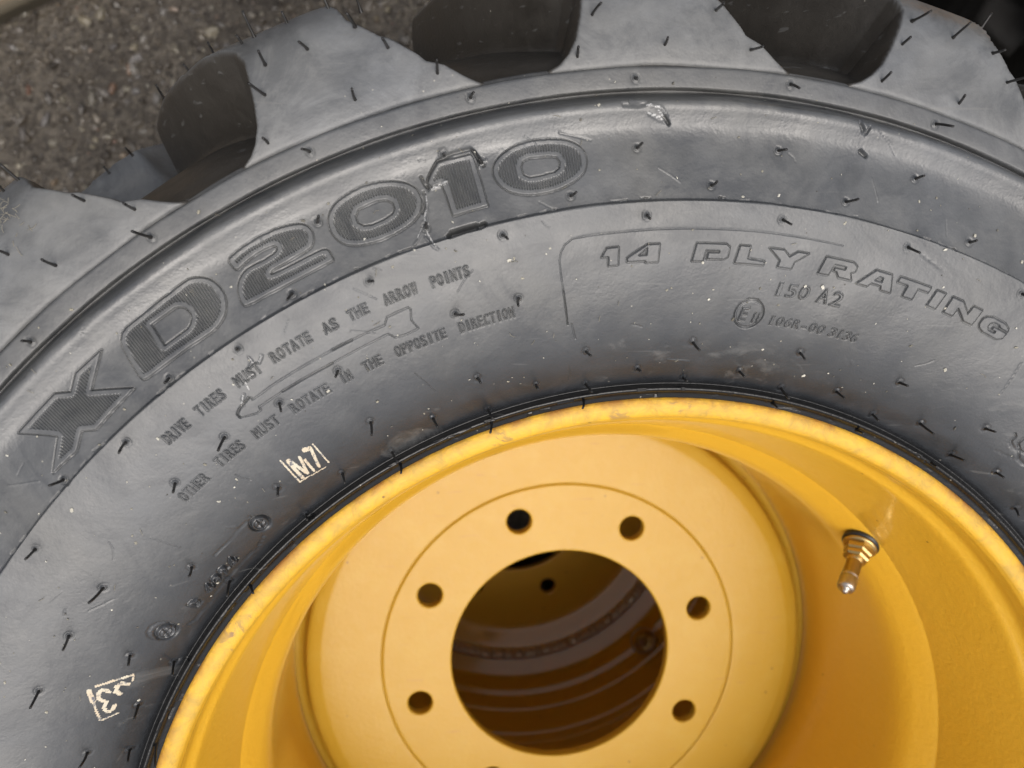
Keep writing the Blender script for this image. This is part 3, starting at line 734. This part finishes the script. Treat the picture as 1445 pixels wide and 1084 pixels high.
DISC = [(.1222, -.0085), (.1222, -.0006), (.1226, -.0013), (.1229, -.0013), (.1234, -.0002), (.1240, -.0001), (.1240, -.0001), (.1400, .0000), (.1560, .0000), (.1634, -.0002), (.1634, -.0002), (.1646, -.0005), (.1690, -.0018), (.1718, -.0032), (.1732, -.0052), (.1740, -.0085), (.1752, -.0122), (.1780, -.0145), (.1816, -.0150)]
DP = spline(DISC, 4)
disc_me = revolve('wheel_disc', [(r, z + ZB) for r, z in DP], 360)
obj('wheel_disc', disc_me, YEL_D, wheel)
# weld bead between disc and barrel
nw = 700; Vw = []; th = np.linspace(0, 2 * math.pi, nw, endpoint=False)
wob = .0006 * np.sin(th * 130) + .0005 * rng.normal(size=nw)
sec = [(.1738, -.0265, 0), (.1745, -.0225, .6), (.1762, -.0202, 1), (.1785, -.0192, 1), (.1803, -.0182, .5), (.1812, -.0150, 0)]
Vw = np.stack([np.stack([(r - k * wob) * np.cos(th), (r - k * wob) * np.sin(th), np.full(nw, z + ZB) + k * wob], 1) for r, z, k in sec], 0)
i, j = np.meshgrid(np.arange(len(sec) - 1), np.arange(nw), indexing='ij')
Fw = np.stack([i * nw + j, i * nw + (j + 1) % nw, (i + 1) * nw + (j + 1) % nw, (i + 1) * nw + j], -1).reshape(-1, 4)
weld_me = np_mesh('weld_bead', Vw.reshape(-1, 3), Fw)

# ------------------------------------------------------------------ valve
def lathe(name, prof, seg, m, parent, hexa=False):
    me = revolve(name, prof, seg)
    if hexa:
        for p in me.polygons: p.use_smooth = False
    return obj(name, me, m, parent)
vt = math.radians(40.6)
vb = Vector((.1880 * math.cos(vt), .1880 * math.sin(vt), .1285 + ZB)); vdir = Vector((-.80 * math.cos(vt) + .05, -.80 * math.sin(vt) - .06, .62)).normalized()
valve = bpy.data.objects.new('valve', None); COL.objects.link(valve); valve.parent = wheel
valve.location = vb; valve.rotation_mode = 'QUATERNION'; valve.rotation_quaternion = vdir.to_track_quat('Z', 'Y'); valve.empty_display_size = .01; valve.scale = (1.12, 1.12, 1.18)
lathe('rubber_seal', [(0.0, -.002), (.0088, -.002), (.0092, .0008), (.0086, .0018), (.004, .0020)], 40, SEAL, valve)
lathe('washer', [(.0040, .0019), (.0078, .0019), (.0082, .0023), (.0082, .0029), (.0078, .0033), (.0068, .0035), (.0064, .0036), (.0045, .0037)], 48, BRASS, valve)
lathe('nut', [(.0040, .0034), (.0066, .0034), (.0070, .0040), (.0070, .0064), (.0062, .0072), (.0040, .0076)], 6, BRASS, valve, True)
lathe('jam_nut', [(.0036, .0072), (.0060, .0072), (.0063, .0078), (.0063, .0094), (.0054, .0102), (.0040, .0103)], 6, BRASS, valve, True)
lathe('stem', [(.0042, .010), (.0040, .0120)] + [(.0036 + (.0003 if q % 2 else 0), .0122 + q * .00028) for q in range(27)] + [(.0034, .0200), (.0034, .0215)], 32, BRASS, valve)
cap = [(.0036, .0192), (.0042, .0195), (.0042, .0207), (.0039, .0209), (.0042, .0212), (.0042, .0260), (.0039, .0270), (.0026, .0274), (.0019, .0275), (.0018, .0288), (.0010, .0294), (.0, .0295)]
cme = revolve('valve_cap', cap, 48)
for v in cme.vertices:
    if .0213 < v.co.z < .0263:
        a = math.atan2(v.co.y, v.co.x); r = math.hypot(v.co.x, v.co.y); k = 1 + .035 * (1 if int(round(a / (2 * math.pi) * 48)) % 2 else -1); v.co.x *= k; v.co.y *= k
obj('valve_cap', cme, CHROME, valve)

# ------------------------------------------------------------------ lower wheel of the stack and the neighbouring one
rough_tread = tread_mesh('tread_coarse', False)[0]
rough_tread.materials.clear()
rough_side = revolve('tyre_sidewall_plain', [(r, z + ZB) for r, z in SP[::5]], 200)
m, n, BLACK_B = mat('shaded_black_rubber'); BLACK = m; BLACK_B.inputs['Base Color'].default_value = (.006, .0055, .005, 1); BLACK_B.inputs['Roughness'].default_value = .7; BLACK_B.inputs['Specular IOR Level'].default_value = .2  # deep shade on the neighbouring tyre, put into a near-black base colour
def bare(me):
    me = me.copy(); me.materials.clear(); return me
def copy_wheel(loc, rz, label, with_inside=True):
    w = empty('wheel', loc, rz); tag(w, label, 'wheel', 'wheels stacked flat')
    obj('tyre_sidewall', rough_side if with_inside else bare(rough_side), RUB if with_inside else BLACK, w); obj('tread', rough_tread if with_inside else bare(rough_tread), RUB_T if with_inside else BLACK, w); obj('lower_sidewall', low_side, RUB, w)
    for nm, me, m_ in (('rim', rim_me, YEL), ('hub_plate', hub.data, YEL_D), ('wheel_disc', disc_me, YEL_D), ('weld_bead', weld_me, YEL_D)): obj(nm, me, m_, w)
    return w
w2 = empty('wheel', (.011, .007, 0)); tag(w2, 'shaded yellow wheel underneath, seen through the hub hole of the lettered one', 'wheel', 'wheels stacked flat')
obj('tyre_sidewall', rough_side, RUB, w2); obj('tread', rough_tread, RUB_T, w2); obj('lower_sidewall', low_side, RUB, w2)
# it lies back face up: dished disc, weld, then the stepped barrel
BD = spline([(.1150, .0003), (.1400, .0003), (.1400, .0003), (.1585, .0095), (.1585, .0095), (.1640, .0110)], 4); BD[:, 1] += ZB
BR = spline([(.1640, .0110), (.1690, .0135), (.1690, .0135), (.1865, .0225), (.1865, .0225), (.1876, .0290), (.1885, .0440), (.1885, .0440), (.1942, .0474), (.1942, .0474), (.1944, .0520), (.1950, .0700), (.1950, .0700), (.1974, .0715), (.1974, .0715),
             (.1985, .0800), (.2006, .1050), (.2006, .1050), (.2028, .1064), (.2028, .1064), (.2046, .1150), (.2046, .1150), (.2066, .1162), (.2066, .1162), (.2085, .1300), (.2120, .1700), (.2136, .2100), (.2146, .2195), (.2190, .2217), (.2222, .2206), (.2270, .2170), (.2330, .2030)], 6); BR[:, 1] += ZB
obj('rim', revolve('rim_back', BR, 360), YEL, w2); obj('wheel_disc', revolve('disc_back', BD, 360), YEL, w2)
obj('hub_plate', bare(hub.data), YEL, w2)
nw2 = 900; th2 = np.linspace(0, 2 * math.pi, nw2, endpoint=False)
wob2 = .0005 * np.sin(th2 * 170) + .0005 * np.interp(np.arange(nw2), np.arange(0, nw2, 3), rng.normal(size=nw2 // 3))
sec2 = [(.1590, .0090, 0), (.1600, .0120, .6), (.1622, .0140, 1), (.1655, .0162, 1), (.1686, .0170, .6), (.1700, .0140, 0)]
Vw2 = np.stack([np.stack([(r - k * wob2) * np.cos(th2), (r - k * wob2) * np.sin(th2), np.full(nw2, z + ZB) + k * wob2], 1) for r, z, k in sec2], 0)
i, j = np.meshgrid(np.arange(len(sec2) - 1), np.arange(nw2), indexing='ij')
Fw2 = np.stack([i * nw2 + j, i * nw2 + (j + 1) % nw2, (i + 1) * nw2 + (j + 1) % nw2, (i + 1) * nw2 + j], -1).reshape(-1, 4)
WELD = metal('worn_weld', (.52, .42, .30), .30); WELD.node_tree.nodes['Principled BSDF'].inputs['Metallic'].default_value = .5
obj('weld_bead', np_mesh('weld_bead', Vw2.reshape(-1, 3), Fw2), WELD, w2)
hub2 = bpy.data.objects.new('valve', None); COL.objects.link(hub2); hub2.parent = w2
va = math.radians(-46.5)
hub2.location = (.1900 * math.cos(va), .1900 * math.sin(va), .0560 + ZB); hub2.scale = (1.25, 1.25, 1.35); hub2.rotation_mode = 'QUATERNION'
hub2.rotation_quaternion = Vector((-.60 * math.cos(va), -.60 * math.sin(va), .80)).normalized().to_track_quat('Z', 'Y')
for ch in valve.children:
    c = ch.copy(); COL.objects.link(c); c.parent = hub2
rg = revolve('valve_boss', [(.0128 + .0011 * math.cos(a), .0011 * math.sin(a)) for a in np.linspace(0, 6.283, 9)], 48)
rgo = obj('valve_boss', rg, WELD, w2); rgo.location = Vector(hub2.location) + Vector((-math.cos(va), -math.sin(va), .6)) * .007; rgo.rotation_mode = 'QUATERNION'; rgo.rotation_quaternion = Vector((-.80 * math.cos(va), -.80 * math.sin(va), .60)).normalized().to_track_quat('Z', 'Y')
# hole phase of the lower wheel
for ch in w2.children:
    if ch.name.startswith('hub_plate'): ch.rotation_euler.z = math.radians(-69 - 107.3 + 45 * 4)
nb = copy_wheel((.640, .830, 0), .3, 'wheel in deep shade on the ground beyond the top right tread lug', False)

# ------------------------------------------------------------------ ground
m, n, b = mat('wet_gravel_ground')
co = N(n, 'ShaderNodeTexCoord').outputs['Object']
vo = N(n, 'ShaderNodeTexVoronoi', Scale=210.0); L(n, co, vo.inputs['Vector'])
big = noise_(n, co, 7, 4, .6); fine = noise_(n, co, 300, 5, .7)
c = ramp(n, vo.outputs['Color'], [(0., (.028, .022, .015)), (.5, (.085, .070, .052)), (1., (.17, .145, .11))])
c = mix(n, ramp(n, big, [(.35, 0.), (.65, .7)]), c, (.022, .017, .012))
L(n, c, b.inputs['Base Color']); L(n, ramp(n, big, [(.3, .35), (.7, .7)]), b.inputs['Roughness'])
p = bump(n, b, vo.outputs['Distance'], .004, .8); bump(n, b, fine, .002, .7, p)
GROUND = m
def sheet(name, s, z, m_):
    me = bpy.data.meshes.new(name); me.from_pydata([(-s, -s, z), (s, -s, z), (s, s, z), (-s, s, z)], [], [(0, 1, 2, 3)]); return obj(name, me, m_)
g = sheet('ground', 60, 0, GROUND); tag(g, kind='structure')
m, n, b = mat('gravel_stone')
geo = N(n, 'ShaderNodeNewGeometry'); co = N(n, 'ShaderNodeTexCoord').outputs['Object']
c = ramp(n, geo.outputs['Random Per Island'], [(0., (.032, .026, .019)), (.30, (.095, .078, .058)), (.55, (.165, .14, .105)), (.75, (.14, .13, .122)), (.90, (.25, .225, .17)), (.955, (.20, .17, .11)), (.975, (.16, .075, .05)), (1., (.34, .31, .24))])
c = mix(n, ramp(n, noise_(n, co, 700, 3, .6), [(.4, 0.), (.7, .6)]), c, (.03, .024, .018))
c = mix(n, ramp(n, noise_(n, co, 8, 3, .6), [(.45, 0.), (.62, .65)]), c, (.030, .023, .016))
L(n, c, b.inputs['Base Color']); b.inputs['Roughness'].default_value = .22
bump(n, b, noise_(n, co, 900, 3), .0006, .6)
STONE = m
t_ = (1 + 5 ** .5) / 2
IV = np.array([(-1, t_, 0), (1, t_, 0), (-1, -t_, 0), (1, -t_, 0), (0, -1, t_), (0, 1, t_), (0, -1, -t_), (0, 1, -t_), (t_, 0, -1), (t_, 0, 1), (-t_, 0, -1), (-t_, 0, 1)]) / math.hypot(1, t_)
IF = np.array([(0, 11, 5), (0, 5, 1), (0, 1, 7), (0, 7, 10), (0, 10, 11), (1, 5, 9), (5, 11, 4), (11, 10, 2), (10, 7, 6), (7, 1, 8), (3, 9, 4), (3, 4, 2), (3, 2, 6), (3, 6, 8), (3, 8, 9), (4, 9, 5), (2, 4, 11), (6, 2, 10), (8, 6, 7), (9, 8, 1)])
IF = np.array([f for f in IF.tolist() if IV[f][:, 2].max() > -.1])     # stones are bedded: no undersides
def stones(n_, sampler, smin, smax, sink):
    P = sampler(n_); S = smin * (smax / smin) ** (rng.random(n_) ** 1.8)
    V = IV[None] * (1 + rng.normal(0, .16, (n_, 12, 1)))
    a = rng.uniform(0, 6.28, n_); ca, sa = np.cos(a)[:, None], np.sin(a)[:, None]
    sx = rng.uniform(.8, 1.5, (n_, 1)); X = V[..., 0] * sx; Y = V[..., 1] * rng.uniform(.6, 1., (n_, 1)); Z = V[..., 2] * rng.uniform(.45, .8, (n_, 1))
    X, Y = X * ca - Y * sa, X * sa + Y * ca
    V = np.stack([X, Y, Z], -1) * S[:, None, None]; V[..., :2] += P[:, None, :]; V[..., 2] += (S * sink)[:, None]
    F = (IF[None] + (np.arange(n_) * 12)[:, None, None]).reshape(-1, 3)
    return V.reshape(-1, 3), F
def band(n_):
    a = np.where(rng.random(n_) < .72, rng.uniform(math.radians(32), math.radians(165), n_), rng.uniform(0, 6.283, n_)); r = np.sqrt(rng.uniform(.36**2, 1.10**2, n_)); return np.stack([r * np.cos(a), r * np.sin(a)], 1)
Vs, Fs = stones(24000, band, .0012, .0062, .05)
gr = obj('gravel', np_mesh('gravel', Vs, Fs, False), STONE); tag(gr, 'fine dark brown gravel bedded in the wet ground', 'gravel', kind='stuff')

# weathered board lying on the ground, top left
m, n, b = mat('old_wood')
co = N(n, 'ShaderNodeTexCoord').outputs['Object']
mp = N(n, 'ShaderNodeMapping'); mp.inputs['Scale'].default_value = (3, 60, 60); L(n, co, mp.inputs[0])
gn = noise_(n, mp.outputs[0], 4, 5, .6, .4)
c = ramp(n, gn, [(.3, (.14, .10, .06)), (.6, (.26, .19, .12)), (.8, (.18, .13, .08))])
sp_ = N(n, 'ShaderNodeSeparateXYZ'); L(n, co, sp_.inputs[0])
c = mix(n, maprange(n, sp_.outputs[1], -.066, -.056, 1., 0.), c, (.075, .062, .04))
L(n, c, b.inputs['Base Color']); b.inputs['Roughness'].default_value = .8; bump(n, b, gn, .001, .6)
bm = bmesh.new(); bmesh.ops.create_cube(bm, size=1); bmesh.ops.scale(bm, vec=(1.2, .14, .03), verts=bm.verts)
bmesh.ops.bevel(bm, geom=list(bm.edges), offset=.006, segments=3, profile=.5, affect='EDGES')
me = bpy.data.meshes.new('board'); bm.to_mesh(me); bm.free()
pA = at_z(0, 27, .03 - GZ); pB = at_z(58, 0, .03 - GZ)
dv = Vector((pB[0] - pA[0], pB[1] - pA[1])).normalized(); nv = Vector((-dv.y, dv.x))
ang = math.atan2(dv.y, dv.x)
board = obj('board', me, m); board.location = ((pA[0] + pB[0]) / 2 + nv.x * .074, (pA[1] + pB[1]) / 2 + nv.y * .074, .0152); board.rotation_euler = (0, 0, ang)
tag(board, 'weathered pale wooden board lying on the gravel at the top left', 'board')

# crumbs and lint on the tyre
def on_side(n_):
    a = np.radians(rng.uniform(45, 162, n_)); r = rng.uniform(.235, .349, n_); return np.stack([r * np.cos(a), r * np.sin(a)], 1)
Vc, Fc = stones(420, on_side, .00022, .00075, .1)
Rc = np.hypot(Vc[:, 0], Vc[:, 1]); Vc[:, 2] += zprof(Rc) + GZ + .0001
m, n, b = mat('grit'); geo = N(n, 'ShaderNodeNewGeometry')
L(n, ramp(n, geo.outputs['Random Per Island'], [(0., (.10, .095, .08)), (.5, (.30, .28, .22)), (1., (.62, .60, .52))]), b.inputs['Base Color']); b.inputs['Roughness'].default_value = .7
gt = obj('grit', np_mesh('grit', Vc, Fc, False), m); tag(gt, 'tiny pale crumbs scattered over the tyre', 'grit', kind='stuff')
# pale fibres caught on the left lug
FV, FF = [], []
for q in range(130):
    if q < 85: t = math.radians(129.4 + abs(rng.normal(0, 2.2))); r = .3895 - abs(rng.normal(0, .006))
    else: t = math.radians(rng.uniform(60, 160)); r = rng.uniform(.25, .345)
    z = (float(np.interp(r, LTOP[:60, 0], LTOP[:60, 1])) if r > .352 else float(zprof(r))) + GZ + .0006
    a = rng.uniform(0, 6.28); cv = rng.normal(0, 900); ln = rng.uniform(.0015, .0045 if q < 85 else .003); p = np.array([r * math.cos(t), r * math.sin(t), z]); base = len(FV)
    for k in range(6):
        d_ = np.array([math.cos(a), math.sin(a), rng.normal(0, .10)]); nn = np.array([-d_[1], d_[0], 0]) * .00010
        FV += [p + nn, p - nn, p + np.array([0, 0, .00014])]
        p = p + d_ * ln / 5; a += cv * ln / 5 * .3
    for k in range(5):
        o_ = base + k * 3
        for e in range(3): FF.append((o_ + e, o_ + (e + 1) % 3, o_ + 3 + (e + 1) % 3, o_ + 3 + e))
m, n, b = mat('lint'); b.inputs['Base Color'].default_value = (.26, .24, .19, 1); b.inputs['Roughness'].default_value = .8
li = obj('lint', np_mesh('lint', np.array(FV), FF, False), m); tag(li, 'pale fluff and fibres caught on the far left lug', 'lint', kind='stuff')
